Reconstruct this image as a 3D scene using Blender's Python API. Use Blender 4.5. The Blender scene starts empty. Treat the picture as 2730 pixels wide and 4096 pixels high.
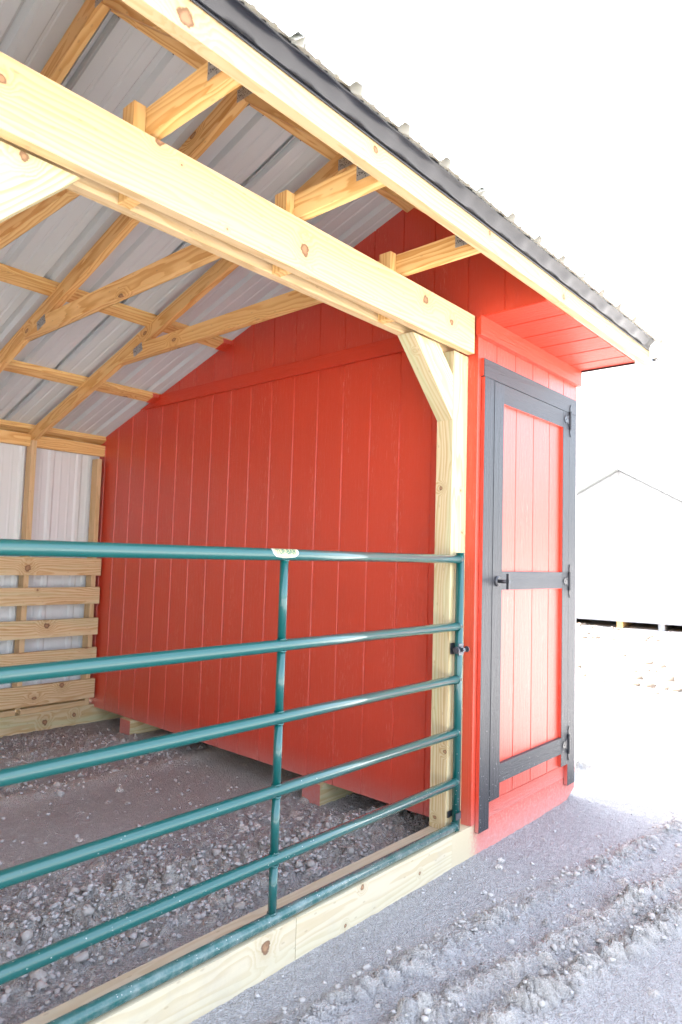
import bpy, bmesh, math, random
import numpy as np
from mathutils import Vector, Matrix
R = math.radians
sc = bpy.context.scene
COL = sc.collection
rnd = random.Random(7)

# ------------------------------------------------------------------ camera
cam_d = bpy.data.cameras.new("camera")
cam = bpy.data.objects.new("camera", cam_d); COL.objects.link(cam); sc.camera = cam
YAW, PITCH, ROLL = R(48.2843), R(4.0050), R(1.6884)
cy, sy, cp, sp = math.cos(YAW), math.sin(YAW), math.cos(PITCH), math.sin(PITCH)
fwd = Vector((sy * cp, cy * cp, sp)); rgt = Vector((cy, -sy, 0)); up = rgt.cross(fwd)
r2 = rgt * math.cos(ROLL) + up * math.sin(ROLL); u2 = up * math.cos(ROLL) - rgt * math.sin(ROLL)
mw = Matrix((r2, u2, -fwd)).transposed().to_4x4(); mw.translation = (0, -1.68, 1.42)
cam.matrix_world = mw
cam_d.sensor_fit = 'HORIZONTAL'; cam_d.sensor_width = 24.0; cam_d.lens = 24.0 * 0.9911
cam_d.clip_start = 0.05; cam_d.clip_end = 2000
cam_d.dof.use_dof = True; cam_d.dof.focus_distance = 3.0; cam_d.dof.aperture_fstop = 3.5

# ------------------------------------------------------------------ light
SUN_EL, SUN_AZ = 58.0, -13.0           # azimuth from +y (behind the shed) towards +x
w = bpy.data.worlds.new("World"); sc.world = w; w.use_nodes = True
nt = w.node_tree; nt.nodes.clear()
sky = nt.nodes.new('ShaderNodeTexSky'); sky.sky_type = 'NISHITA'; sky.sun_disc = False
sky.sun_elevation = R(SUN_EL); sky.sun_rotation = R(SUN_AZ)
sky.dust_density = 4.0; sky.air_density = 1.0; sky.ozone_density = 1.0
hs = nt.nodes.new('ShaderNodeHueSaturation'); hs.inputs['Saturation'].default_value = 0.58
bg = nt.nodes.new('ShaderNodeBackground'); bg.inputs['Strength'].default_value = 0.15
wo = nt.nodes.new('ShaderNodeOutputWorld')
nt.links.new(sky.outputs[0], hs.inputs['Color']); nt.links.new(hs.outputs[0], bg.inputs[0]); nt.links.new(bg.outputs[0], wo.inputs[0])
sd = bpy.data.lights.new("sun", 'SUN'); sd.energy = 5.0; sd.angle = R(0.5); sd.color = (1, 0.95, 0.87)
so = bpy.data.objects.new("sun", sd); COL.objects.link(so)
sdir = Vector((math.sin(R(SUN_AZ)) * math.cos(R(SUN_EL)), math.cos(R(SUN_AZ)) * math.cos(R(SUN_EL)), math.sin(R(SUN_EL))))
so.rotation_euler = sdir.to_track_quat('Z', 'Y').to_euler()
sc.view_settings.view_transform = 'Standard'; sc.view_settings.look = 'None'
sc.view_settings.exposure = 3.14; sc.view_settings.gamma = 1.0

# ------------------------------------------------------------------ node helpers
class NT:
    def __init__(s, name):
        s.m = bpy.data.materials.new(name); s.m.use_nodes = True
        s.t = s.m.node_tree; s.t.nodes.clear()
        s.out = s.n('ShaderNodeOutputMaterial'); s.b = s.n('ShaderNodeBsdfPrincipled')
        s.l(s.b.outputs[0], s.out.inputs[0])
    def n(s, typ, **k):
        nd = s.t.nodes.new(typ)
        for a, v in k.items(): setattr(nd, a, v)
        return nd
    def l(s, a, b): s.t.links.new(a, b)
    def set(s, nd, sock, v):
        if hasattr(v, 'is_linked') or isinstance(v, bpy.types.NodeSocket): s.l(v, nd.inputs[sock])
        else: nd.inputs[sock].default_value = v
    def math(s, op, a, b=None, c=None, clamp=False):
        nd = s.n('ShaderNodeMath', operation=op); nd.use_clamp = clamp
        s.set(nd, 0, a)
        if b is not None: s.set(nd, 1, b)
        if c is not None: s.set(nd, 2, c)
        return nd.outputs[0]
    def vmul(s, v, k):
        nd = s.n('ShaderNodeVectorMath', operation='MULTIPLY'); s.l(v, nd.inputs[0]); nd.inputs[1].default_value = k
        return nd.outputs[0]
    def noise(s, vec, scale, detail=4, rough=0.55, dist=0.0, k=None):
        nd = s.n('ShaderNodeTexNoise')
        if k: vec = s.vmul(vec, k)
        s.l(vec, nd.inputs['Vector']); nd.inputs['Scale'].default_value = scale
        nd.inputs['Detail'].default_value = detail; nd.inputs['Roughness'].default_value = rough; nd.inputs['Distortion'].default_value = dist
        return nd.outputs[0]
    def ramp(s, f, stops):
        nd = s.n('ShaderNodeValToRGB'); s.l(f, nd.inputs[0]); e = nd.color_ramp.elements
        while len(e) < len(stops): e.new(0.5)
        for i, (p, c) in enumerate(stops):
            e[i].position = p; e[i].color = (*c, 1) if len(c) == 3 else c
        return nd.outputs[0]
    def step(s, f, lo, hi, inv=False):
        nd = s.n('ShaderNodeMapRange'); nd.interpolation_type = 'SMOOTHSTEP'; s.l(f, nd.inputs[0])
        nd.inputs[1].default_value = lo; nd.inputs[2].default_value = hi
        nd.inputs[3].default_value = 1 if inv else 0; nd.inputs[4].default_value = 0 if inv else 1
        return nd.outputs[0]
    def mix(s, f, a, b, blend='MIX'):
        nd = s.n('ShaderNodeMix', data_type='RGBA', blend_type=blend)
        s.set(nd, 0, f)
        for i, v in ((6, a), (7, b)):
            if isinstance(v, tuple): nd.inputs[i].default_value = (*v, 1) if len(v) == 3 else v
            else: s.l(v, nd.inputs[i])
        return nd.outputs[2]
    def bump(s, h, strength, dist):
        nd = s.n('ShaderNodeBump'); s.l(h, nd.inputs['Height']); nd.inputs['Strength'].default_value = strength; nd.inputs['Distance'].default_value = dist
        s.l(nd.outputs[0], s.b.inputs['Normal']); return nd
    def attr(s, name='grain'):
        return s.n('ShaderNodeAttribute', attribute_name=name).outputs['Vector']
    def pos(s): return s.n('ShaderNodeTexCoord').outputs['Object']
    def fin(s, col=None, rough=None, spec=None):
        if col is not None: s.set(s.b, 'Base Color', (*col, 1) if isinstance(col, tuple) else col)
        if rough is not None: s.set(s.b, 'Roughness', rough)
        if spec is not None: s.set(s.b, 'Specular IOR Level', spec)
        return s.m

def wood(name, early, late, green=0.0, knot=0.55, rough=0.62, dirt=0.0, var=0.25, at=()):
    n = NT(name); g = n.attr(); rv = n.n('ShaderNodeObjectInfo').outputs['Random']
    sep = n.n('ShaderNodeSeparateXYZ'); n.l(g, sep.inputs[0]); u, v, w_ = sep.outputs
    # knots
    cx = n.n('ShaderNodeCombineXYZ'); n.l(u, cx.inputs[0]); n.l(n.math('ADD', v, w_), cx.inputs[1]); g2 = cx.outputs[0]
    vo = n.n('ShaderNodeTexVoronoi', voronoi_dimensions='2D'); vo.inputs['Scale'].default_value = 1.0; n.l(n.vmul(g2, (4.2, 8.0, 1)), vo.inputs['Vector'])
    sc3 = n.n('ShaderNodeSeparateColor'); n.l(vo.outputs['Color'], sc3.inputs[0])
    sel = n.step(sc3.outputs[0], knot, knot + 0.02)
    kd = n.math('ADD', vo.outputs['Distance'], n.math('MULTIPLY', n.math('SUBTRACT', n.noise(g, 45, 3), 0.5), 0.07))
    kn = n.math('MULTIPLY', n.step(kd, 0.075, 0.095, True), sel); kc = n.math('MULTIPLY', n.step(kd, 0.03, 0.075, True), sel)
    halo = n.math('MULTIPLY', n.step(kd, 0.06, 0.42, True), sel)
    wp = n.n('ShaderNodeNewGeometry').outputs['Position']
    for (kp, ks) in at:
        dn = n.n('ShaderNodeVectorMath', operation='SUBTRACT'); n.l(wp, dn.inputs[0]); dn.inputs[1].default_value = kp
        ln = n.n('ShaderNodeVectorMath', operation='LENGTH'); n.l(dn.outputs[0], ln.inputs[0])
        q_ = n.math('ADD', n.math('DIVIDE', ln.outputs['Value'], ks / 0.085), n.math('MULTIPLY', n.math('SUBTRACT', n.noise(g, 30, 4, 0.65), 0.5), 0.16))
        kn = n.math('MAXIMUM', kn, n.step(q_, 0.075, 0.095, True)); kc = n.math('MAXIMUM', kc, n.step(q_, 0.03, 0.075, True)); halo = n.math('MAXIMUM', halo, n.step(q_, 0.06, 0.36, True))
    wrp = n.noise(g, 1.0, 3, 0.5, k=(1.3, 9, 9))
    wrp2 = n.noise(g, 1.0, 2, 0.5, k=(5, 30, 30))
    r = n.math('SQRT', n.math('ADD', n.math('MULTIPLY', v, v), n.math('MULTIPLY', w_, w_)))
    r = n.math('ADD', r, n.math('MULTIPLY', wrp, 0.12)); r = n.math('ADD', r, n.math('MULTIPLY', wrp2, 0.004))
    r = n.math('ADD', r, n.math('MULTIPLY', halo, 0.05)); r = n.math('ADD', r, n.math('MULTIPLY', u, 0.012))
    ph = n.math('FRACT', n.math('MULTIPLY', r, 52.0))
    band = n.math('MULTIPLY', n.step(ph, 0.25, 0.85), n.step(ph, 0.9, 1.0, True))
    fib = n.noise(g, 1.0, 4, 0.7, k=(8, 200, 200))
    big = n.noise(g, 1.0, 2, 0.5, k=(1.6, 12, 12))
    f = n.math('MULTIPLY', band, n.math('ADD', 0.15, n.math('MULTIPLY', big, 1.25)))
    f = n.math('ADD', f, n.math('MULTIPLY', n.math('SUBTRACT', fib, 0.5), 0.35), clamp=True)
    col = n.mix(f, early, late)
    if green > 0:
        gm = n.step(n.noise(g, 1.0, 3, 0.55, k=(1.1, 16, 16)), 0.38, 0.68)
        col = n.mix(n.math('MULTIPLY', gm, green), col, (0.50, 0.56, 0.33))
    col = n.mix(n.math('MULTIPLY', halo, 0.30), col, tuple(x * 0.8 for x in late))
    col = n.mix(n.math('MULTIPLY', kn, 0.92), col, (0.16, 0.07, 0.035)); col = n.mix(n.math('MULTIPLY', kc, 0.8), col, (0.42, 0.24, 0.13))
    # small nail holes / specks
    v2 = n.n('ShaderNodeTexVoronoi', voronoi_dimensions='2D'); v2.inputs['Scale'].default_value = 1.0; n.l(n.vmul(g2, (9, 22, 1)), v2.inputs['Vector'])
    s2 = n.n('ShaderNodeSeparateColor'); n.l(v2.outputs['Color'], s2.inputs[0])
    sp_ = n.math('MULTIPLY', n.step(v2.outputs['Distance'], 0.05, 0.09, True), n.step(s2.outputs[1], 0.6, 0.62))
    col = n.mix(n.math('MULTIPLY', sp_, 0.28), col, (0.22, 0.13, 0.08))
    col = n.mix(n.math('MULTIPLY', rv, var), col, tuple(a * 0.78 for a in late))
    if dirt:
        dm = n.step(n.noise(g, 5, 5, 0.7), 0.45, 0.75)
        col = n.mix(n.math('MULTIPLY', dm, dirt), col, (0.40, 0.36, 0.31))
    h = n.math('ADD', n.math('MULTIPLY', fib, 0.6), n.math('MULTIPLY', band, 0.4))
    n.bump(h, 0.25, 0.0012)
    return n.fin(col, rough, 0.35)

KN_PALE = [((1.648, 0, 2.520), .020), ((2.407, 0, 2.577), .020), ((2.618, 0, 2.535), .015), ((1.042, 0, 2.623), .016), ((1.12, 0, 2.587), .004), ((1.30, 0, 2.46), .004),
           ((0.855, -.39, 2.668), .022), ((1.561, -.39, 2.695), .013), ((2.962, -.39, 2.670), .014), ((2.27, -.39, 2.707), .010), ((0.60, 0, 2.56), .012), ((2.2, .1, 2.50), .012)]
KN_POST = [((2.722, .060, .547), .009), ((2.722, .110, 1.775), .010), ((2.722, .109, .24), .008), ((2.803, .05, 1.768), .006), ((2.821, .05, 1.566), .006), ((0.685, .052, 2.425), .015),
           ((2.69, 3.475, .134), .016), ((2.456, 3.475, .113), .020), ((2.46, .09, 2.38), .008)]
KN_BOARD = [((2.248, 3.452, 1.283), .022), ((2.415, 3.452, .847), .022), ((2.563, 3.452, .382), .020), ((2.33, 3.452, 1.12), .008)]
KN_SKID = [((1.577, 0, .148), .020), ((1.976, 0, .073), .008), ((2.07, 0, .180), .010), ((2.45, 0, .11), .007)]
PINE = wood('pine', (0.84, 0.57, 0.245), (0.62, 0.31, 0.085), knot=0.86, var=0.22)
PINE_PALE = wood('pine_pale', (0.67, 0.50, 0.285), (0.57, 0.39, 0.19), knot=0.955, var=0.05, at=KN_PALE)
TREATED = wood('treated_pine', (0.64, 0.54, 0.33), (0.50, 0.34, 0.15), green=0.6, knot=0.95, var=0.1, at=KN_POST)
TREATED_BOARD = wood('treated_board', (0.72, 0.57, 0.34), (0.50, 0.30, 0.12), green=0.35, knot=0.9, var=0.1, at=KN_BOARD)
SKIDW = wood('skid_pine', (0.62, 0.54, 0.39), (0.55, 0.45, 0.29), green=0.08, knot=0.95, dirt=0.3, var=0.03, at=KN_SKID)

def paint(name, col, rough, grain_axis='z', bump=0.6, wear=None, spec=0.5, var=0.12, fleck=0.0, coarse=1.0, fade_dirt=0.0):
    n = NT(name); g = n.attr()
    k = {'z': (70 * coarse, 70 * coarse, 5 * coarse), 'u': (5 * coarse, 70 * coarse, 70 * coarse), 'y': (60, 7, 60)}[grain_axis]
    e1 = n.noise(g, 1.0, 5, 0.65, 1.2, k=tuple(x * 0.7 for x in k))
    e2 = n.noise(g, 1.0, 3, 0.6, 0.3, k=tuple(x * 3.2 for x in k))
    big = n.noise(g, 1.0, 3, 0.5, k=(7, 7, 1.0) if grain_axis == 'z' else (1, 7, 7))
    c = n.mix(n.math('MULTIPLY', big, var), col, tuple(min(1, x * 0.55) for x in col))
    if wear:
        ws = n.math('MULTIPLY', n.step(e2, 0.60, 0.66), n.step(big, 0.48, 0.62))
        c = n.mix(n.math('MULTIPLY', ws, 0.3), c, wear)
    if fleck:
        v = n.n('ShaderNodeTexVoronoi'); v.inputs['Scale'].default_value = 190; n.l(g, v.inputs['Vector'])
        cc = n.n('ShaderNodeSeparateColor'); n.l(v.outputs['Color'], cc.inputs[0])
        sepz = n.n('ShaderNodeSeparateXYZ'); n.l(n.n('ShaderNodeNewGeometry').outputs['Position'], sepz.inputs[0])
        zf = n.step(sepz.outputs[2], 0.05, 1.1, True)
        m = n.math('MULTIPLY', n.step(v.outputs['Distance'], 0.2, 0.55, True), n.math('GREATER_THAN', cc.outputs[0], n.math('SUBTRACT', 1.02, n.math('MULTIPLY', zf, fleck))))
        c = n.mix(m, c, (0.62, 0.60, 0.60))
    if fade_dirt:
        sepz = n.n('ShaderNodeSeparateXYZ'); n.l(n.n('ShaderNodeNewGeometry').outputs['Position'], sepz.inputs[0])
        m = n.math('MULTIPLY', n.step(sepz.outputs[2], 0.04, 0.34, True), n.math('ADD', 0.25, n.noise(g, 45, 5, 0.75)))
        c = n.mix(n.math('MULTIPLY', m, fade_dirt, clamp=True), c, (0.50, 0.42, 0.41))
    h = n.math('ADD', e1, n.math('MULTIPLY', e2, 0.5))
    n.bump(h, bump, 0.0050)
    return n.fin(c, rough, spec)

REDC = (0.60, 0.050, 0.019)
RED = paint('red_paint', REDC, 0.36, 'z', wear=(0.85, 0.42, 0.36), fade_dirt=0.6, spec=0.8)
RED_U = paint('red_paint_trim', REDC, 0.42, 'u', bump=0.9, fade_dirt=0.8, spec=0.5)
RED_SOFFIT = paint('red_paint_soffit', REDC, 0.45, 'y', bump=1.0, spec=0.45)
for m_ in (RED,):
    b_ = next(x for x in m_.node_tree.nodes if x.type == 'BSDF_PRINCIPLED'); b_.inputs['Coat Weight'].default_value = 0.3; b_.inputs['Coat Roughness'].default_value = 0.3
BLACK = paint('black_paint', (0.026, 0.028, 0.034), 0.42, 'z', bump=0.9, spec=0.65, fleck=0.05, coarse=1.3)
BLACK_U = paint('black_paint_rail', (0.026, 0.028, 0.034), 0.42, 'u', bump=0.9, spec=0.65, fleck=0.05, coarse=1.3)

def red_skid():
    n = NT('skid_paint'); p = n.n('ShaderNodeNewGeometry').outputs['Position']; sp3 = n.n('ShaderNodeSeparateXYZ'); n.l(p, sp3.inputs[0])
    nz = n.noise(p, 60, 5, 0.8); nb = n.noise(p, 3, 3)
    a = n.math('ADD', sp3.outputs[0], n.math('MULTIPLY', n.math('SUBTRACT', nz, 0.5), 0.28))
    m = n.step(a, 2.84, 2.95)
    wd = n.mix(nb, (0.62, 0.54, 0.39), (0.55, 0.45, 0.29))
    rd = n.mix(n.step(nz, 0.45, 0.7), (0.60, 0.11, 0.08), (0.64, 0.24, 0.20))
    dust = n.math('MULTIPLY', n.step(sp3.outputs[2], 0.04, 0.24, True), n.noise(p, 25, 5, 0.8))
    rd = n.mix(n.math('MULTIPLY', dust, 0.75, clamp=True), rd, (0.58, 0.46, 0.44))
    c = n.mix(m, wd, rd)
    n.bump(nz, 0.4, 0.002)
    return n.fin(c, 0.7, 0.3)
RED_SKID = red_skid()

def metal_paint(name, col, rough=0.45, spec=0.5, var=0.1, metal=0.0):
    n = NT(name); p = n.pos()
    c = n.mix(n.math('MULTIPLY', n.noise(p, 2.2, 4, 0.6), var), col, tuple(x * 0.6 for x in col))
    n.b.inputs['Metallic'].default_value = metal
    return n.fin(c if var > 0.05 else col, rough, spec)
ROOF_IN = metal_paint('roof_backer', (0.58, 0.625, 0.635), 0.6, 0.3, var=0.0)
ROOF_OUT = metal_paint('roof_metal', (0.62, 0.65, 0.62), 0.35, var=0.03)
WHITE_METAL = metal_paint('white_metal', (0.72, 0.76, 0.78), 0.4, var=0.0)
WHITE_TRIM = metal_paint('white_trim', (0.80, 0.80, 0.78), 0.4)
DRIP = metal_paint('dark_metal', (0.010, 0.011, 0.016), 0.20, 0.7, var=0.0)
HINGE = metal_paint('black_iron', (0.03, 0.03, 0.035), 0.3, 0.7)
ZINC = metal_paint('zinc', (0.14, 0.15, 0.17), 0.42, 0.5, metal=0.9)
DARK = metal_paint('dark_gap', (0.02, 0.02, 0.02), 0.9)
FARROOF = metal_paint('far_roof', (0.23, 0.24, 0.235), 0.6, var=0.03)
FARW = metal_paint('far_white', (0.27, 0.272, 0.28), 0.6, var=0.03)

def galv():
    n = NT('gusset_steel'); p = n.pos()
    v = n.n('ShaderNodeTexVoronoi'); v.inputs['Scale'].default_value = 130; n.l(p, v.inputs['Vector'])
    m = n.step(v.outputs['Distance'], 0.25, 0.42, True)
    c = n.mix(m, (0.42, 0.44, 0.45), (0.05, 0.05, 0.05)); n.b.inputs['Metallic'].default_value = 0.6
    return n.fin(c, 0.4)
GALV = galv()

def gate_paint():
    n = NT('gate_paint'); p = n.n('ShaderNodeNewGeometry').outputs['Position']; s3 = n.n('ShaderNodeSeparateXYZ'); n.l(p, s3.inputs[0])
    v = n.n('ShaderNodeTexVoronoi'); v.inputs['Scale'].default_value = 150; n.l(p, v.inputs['Vector'])
    cc = n.n('ShaderNodeSeparateColor'); n.l(v.outputs['Color'], cc.inputs[0])
    zf = n.step(s3.outputs[2], 0.15, 0.75, True)
    m = n.math('MULTIPLY', n.step(v.outputs['Distance'], 0.08, 0.30, True), n.math('GREATER_THAN', cc.outputs[0], n.math('SUBTRACT', 1.0, n.math('MULTIPLY', zf, 0.15))))
    dust = n.math('MULTIPLY', n.math('MULTIPLY', n.step(s3.outputs[2], 0.20, 0.27, True), n.step(n.noise(p, 14, 5, 0.75), 0.35, 0.8)), 0.5)
    c = n.mix(m, (0.0, 0.085, 0.080), (0.60, 0.62, 0.60))
    c = n.mix(dust, c, (0.50, 0.52, 0.50))
    r = n.math('ADD', 0.40, n.math('MULTIPLY', zf, 0.14))
    n.l(r, n.b.inputs['Roughness'])
    n.b.inputs['Coat Weight'].default_value = 1.0; n.b.inputs['Coat Roughness'].default_value = 0.05
    return n.fin(c, None, 0.35)
GATE = gate_paint()

def ground_mat(name, base=None, lump=False):
    n = NT(name); p = n.n('ShaderNodeNewGeometry').outputs['Position']
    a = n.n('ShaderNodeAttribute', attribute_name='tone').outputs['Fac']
    n1 = n.noise(p, 1.3, 5, 0.6); n2 = n.noise(p, 38, 7, 0.8); n3 = n.noise(p, 230, 3, 0.7)
    c = n.mix(n.step(n1, 0.35, 0.65), (0.545, 0.54, 0.54), (0.63, 0.622, 0.615))
    c = n.mix(n.step(n2, 0.35, 0.75), tuple(x * 0.72 for x in (0.52, 0.51, 0.515)), c)
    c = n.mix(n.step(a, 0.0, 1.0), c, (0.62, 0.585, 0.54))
    dp = n.n('ShaderNodeAttribute', attribute_name='dark_soil').outputs['Fac']
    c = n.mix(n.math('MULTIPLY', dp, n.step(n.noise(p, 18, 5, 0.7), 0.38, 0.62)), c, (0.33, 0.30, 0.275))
    vv = n.n('ShaderNodeTexVoronoi'); vv.inputs['Scale'].default_value = 130; n.l(p, vv.inputs['Vector'])
    cc = n.n('ShaderNodeSeparateColor'); n.l(vv.outputs['Color'], cc.inputs[0])
    sp_ = n.math('MULTIPLY', n.step(vv.outputs['Distance'], 0.25, 0.5, True), n.step(cc.outputs[0], 0.72, 0.8))
    c = n.mix(n.math('MULTIPLY', sp_, 0.28), c, (0.68, 0.66, 0.64))
    sp2 = n.math('MULTIPLY', n.step(vv.outputs['Distance'], 0.25, 0.55, True), n.step(cc.outputs[1], 0.80, 0.88))
    c = n.mix(n.math('MULTIPLY', sp2, 0.3), c, (0.14, 0.125, 0.12))
    h = n.math('ADD', n2, n.math('MULTIPLY', n3, 0.5)); h = n.math('ADD', h, n.math('MULTIPLY', vv.outputs['Distance'], -0.9))
    n.bump(h, 1.0, 0.013)
    return n.fin(c, 0.95, 0.15)
DIRT = ground_mat('dirt')

def stone_mat(name, lo, hi):
    n = NT(name); p = n.n('ShaderNodeNewGeometry').outputs['Position']
    c = n.mix(n.noise(p, 40, 5, 0.7), lo, hi); c2 = n.mix(n.step(n.noise(p, 6, 2), 0.4, 0.6), c, tuple(x * 0.8 for x in hi))
    n.bump(n.noise(p, 90, 5, 0.75), 0.6, 0.004)
    return n.fin(c2, 0.9, 0.2)
PEBBLE = stone_mat('pebble', (0.42, 0.405, 0.40), (0.58, 0.565, 0.555))
PALE = stone_mat('pale_stone', (0.50, 0.46, 0.42), (0.66, 0.62, 0.58))
CLOD = stone_mat('mud_clod', (0.40, 0.375, 0.35), (0.56, 0.535, 0.50))
FARCLOD = stone_mat('dark_mud', (0.10, 0.08, 0.06), (0.24, 0.19, 0.15))

# ------------------------------------------------------------------ mesh helpers
def tag(o, label=None, cat=None, group=None, kind=None):
    for k, v in (('label', label), ('category', cat), ('group', group), ('kind', kind)):
        if v: o[k] = v
    return o
def empty(name, loc=(0, 0, 0), parent=None):
    o = bpy.data.objects.new(name, None); COL.objects.link(o); o.location = loc; o.empty_display_size = 0.1
    if parent: o.parent = parent
    bpy.context.view_layer.update()
    return o
AX = {'x': ((1, 0, 0), (0, 1, 0), (0, 0, 1)), 'y': ((0, 1, 0), (0, 0, 1), (1, 0, 0)), 'z': ((0, 0, 1), (1, 0, 0), (0, 1, 0)), '-': ((1, 0, 0), (0, 1, 0), (0, 0, 1))}
WOODS = {PINE, PINE_PALE, TREATED, TREATED_BOARD, SKIDW}
def link(name, bm, mat, parent=None, axis='-', bevel=0.0, smooth=False, off=None):
    """bm in world coordinates -> one mesh object whose origin is at its centre; 'grain' attribute holds board coordinates"""
    if bevel:
        bmesh.ops.bevel(bm, geom=[e for e in bm.edges if len(e.link_faces) == 2 and e.calc_face_angle(0) > 0.5], offset=bevel, segments=1, affect='EDGES')
    bmesh.ops.recalc_face_normals(bm, faces=bm.faces)
    me = bpy.data.meshes.new(name); bm.to_mesh(me); bm.free()
    n = len(me.vertices); co = np.empty(n * 3); me.vertices.foreach_get('co', co); co = co.reshape(-1, 3)
    c = (co.min(0) + co.max(0)) / 2
    A = np.array(axis if not isinstance(axis, str) else AX[axis], float)
    g = (co - c) @ A.T if mat in WOODS else co @ A.T
    if mat in WOODS:
        off = np.array(off if off is not None else (rnd.uniform(0, 50), rnd.choice((-1, 1)) * rnd.uniform(0.0, 0.05), rnd.choice((-1, 1)) * rnd.uniform(0.02, 0.08)))
        g = g + off
    a = me.attributes.new('grain', 'FLOAT_VECTOR', 'POINT'); a.data.foreach_set('vector', g.astype(np.float32).ravel())
    me.vertices.foreach_set('co', (co - c).ravel()); me.update()
    if smooth: me.polygons.foreach_set('use_smooth', [True] * len(me.polygons))
    me.materials.append(mat)
    o = bpy.data.objects.new(name, me); COL.objects.link(o)
    o.location = c
    if parent:
        o.parent = parent
        o.matrix_parent_inverse = Matrix.Translation(parent_loc(parent)).inverted()
    return o
def parent_loc(p):
    # world translation of a parent whose chain holds only translations
    t = Vector(p.location); q = p
    while q.parent:
        t = t + q.matrix_parent_inverse.translation + Vector(q.parent.location); q = q.parent
    return t
def parent_loc(p):
    if not p.parent: return Vector(p.location)
    return parent_loc(p.parent) + p.matrix_parent_inverse.translation + Vector(p.location)
def abox(bm, x0, x1, y0, y1, z0, z1):
    vs = [bm.verts.new((x, y, z)) for x in (x0, x1) for y in (y0, y1) for z in (z0, z1)]
    for f in ((0, 1, 3, 2), (4, 6, 7, 5), (0, 4, 5, 1), (2, 3, 7, 6), (0, 2, 6, 4), (1, 5, 7, 3)): bm.faces.new([vs[i] for i in f])
def box(name, x0, x1, y0, y1, z0, z1, mat, parent, axis='-', bevel=0.002, **k):
    bm = bmesh.new(); abox(bm, x0, x1, y0, y1, z0, z1); return link(name, bm, mat, parent, axis, bevel, **k)
def prism_x(name, poly, x0, x1, mat, parent, axis='-', bevel=0.002, **k):
    """polygon in (y,z) extruded along x"""
    bm = bmesh.new(); a = [bm.verts.new((x0, y, z)) for y, z in poly]; b = [bm.verts.new((x1, y, z)) for y, z in poly]
    bm.faces.new(a); bm.faces.new(b[::-1]); n = len(poly)
    for i in range(n): bm.faces.new((a[i], b[i], b[(i + 1) % n], a[(i + 1) % n]))
    return link(name, bm, mat, parent, axis, bevel, **k)
def prism_y(name, poly, y0, y1, mat, parent, axis='-', bevel=0.002, **k):
    bm = bmesh.new(); a = [bm.verts.new((x, y0, z)) for x, z in poly]; b = [bm.verts.new((x, y1, z)) for x, z in poly]
    bm.faces.new(a); bm.faces.new(b[::-1]); n = len(poly)
    for i in range(n): bm.faces.new((a[i], b[i], b[(i + 1) % n], a[(i + 1) % n]))
    return link(name, bm, mat, parent, axis, bevel, **k)
def tube(bm, p0, p1, r, seg=24, r2=None, cap=True):
    p0, p1 = Vector(p0), Vector(p1); d = (p1 - p0).normalized()
    a = d.orthogonal().normalized(); b = d.cross(a)
    rings = []
    for p, rr in ((p0, r), (p1, r if r2 is None else r2)):
        rings.append([bm.verts.new(p + (a * math.cos(t) + b * math.sin(t)) * rr) for t in [2 * math.pi * i / seg for i in range(seg)]])
    fs = []
    for i in range(seg): fs.append(bm.faces.new((rings[0][i], rings[0][(i + 1) % seg], rings[1][(i + 1) % seg], rings[1][i])))
    if cap: bm.faces.new(rings[0]); bm.faces.new(rings[1])
    return fs
def tube_obj(name, p0, p1, r, mat, parent, seg=24):
    bm = bmesh.new(); fs = tube(bm, p0, p1, r, seg)
    for f in fs: f.smooth = True
    return link(name, bm, mat, parent)

# ================================================================== STRUCTURE: ground
GZ = 0.052
def vnoise(x, y, s, seed):
    rs = np.random.RandomState(seed); T = rs.rand(256, 256)
    X = x * s + 37.3 * (seed % 13); Y = y * s + 17.1 * (seed % 7)
    xi = np.floor(X).astype(int); yi = np.floor(Y).astype(int); fx = X - xi; fy = Y - yi
    fx = fx * fx * (3 - 2 * fx); fy = fy * fy * (3 - 2 * fy)
    g = lambda a, b: T[a & 255, b & 255]
    return (g(xi, yi) * (1 - fx) + g(xi + 1, yi) * fx) * (1 - fy) + (g(xi, yi + 1) * (1 - fx) + g(xi + 1, yi + 1) * fx) * fy - 0.5
def fbm(x, y, s, o, seed, gain=0.5):
    r = 0; a = 1
    for i in range(o): r = r + a * vnoise(x, y, s * 2.03 ** i, seed + i); a *= gain
    return r
def axis_pts(lo, hi, step, far0, far1, g=1.09):
    c = list(np.arange(lo, hi + 1e-9, step)); s = step; x = hi
    while x < far1: s *= g; x += s; c.append(x)
    s = step; x = lo; L = []
    while x > far0: s *= g; x -= s; L.append(x)
    return np.array(L[::-1] + c)
XS = axis_pts(0.75, 4.9, 0.0075, -400, 600, 1.045); YS = axis_pts(-1.45, 3.45, 0.0080, -400, 600, 1.07)
GX, GY = np.meshgrid(XS, YS, indexing='ij')
def bandf(y, c, wd): return np.exp(-((y - c) / wd) ** 2)
def sstep(v, a, b): t = np.clip((v - a) / (b - a), 0, 1); return t * t * (3 - 2 * t)
near = np.exp(-(np.maximum(0, np.hypot(GX - 2.5, GY - 1) - 4) / 5) ** 2)
wob = 0.05 * fbm(GX, GY, 1.5, 3, 11)
ridge1 = GY - (-0.245 - 0.145 * (GX - 2.0)) + wob      # outer edge of the first wheel track
ridge2 = GY - (-0.47 - 0.185 * (GX - 2.0)) + wob
ridge3 = GY - (-0.66 - 0.165 * (GX - 2.0)) + wob
outm = sstep(-GY, -0.02, 0.10)
inm = 1 - outm
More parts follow.
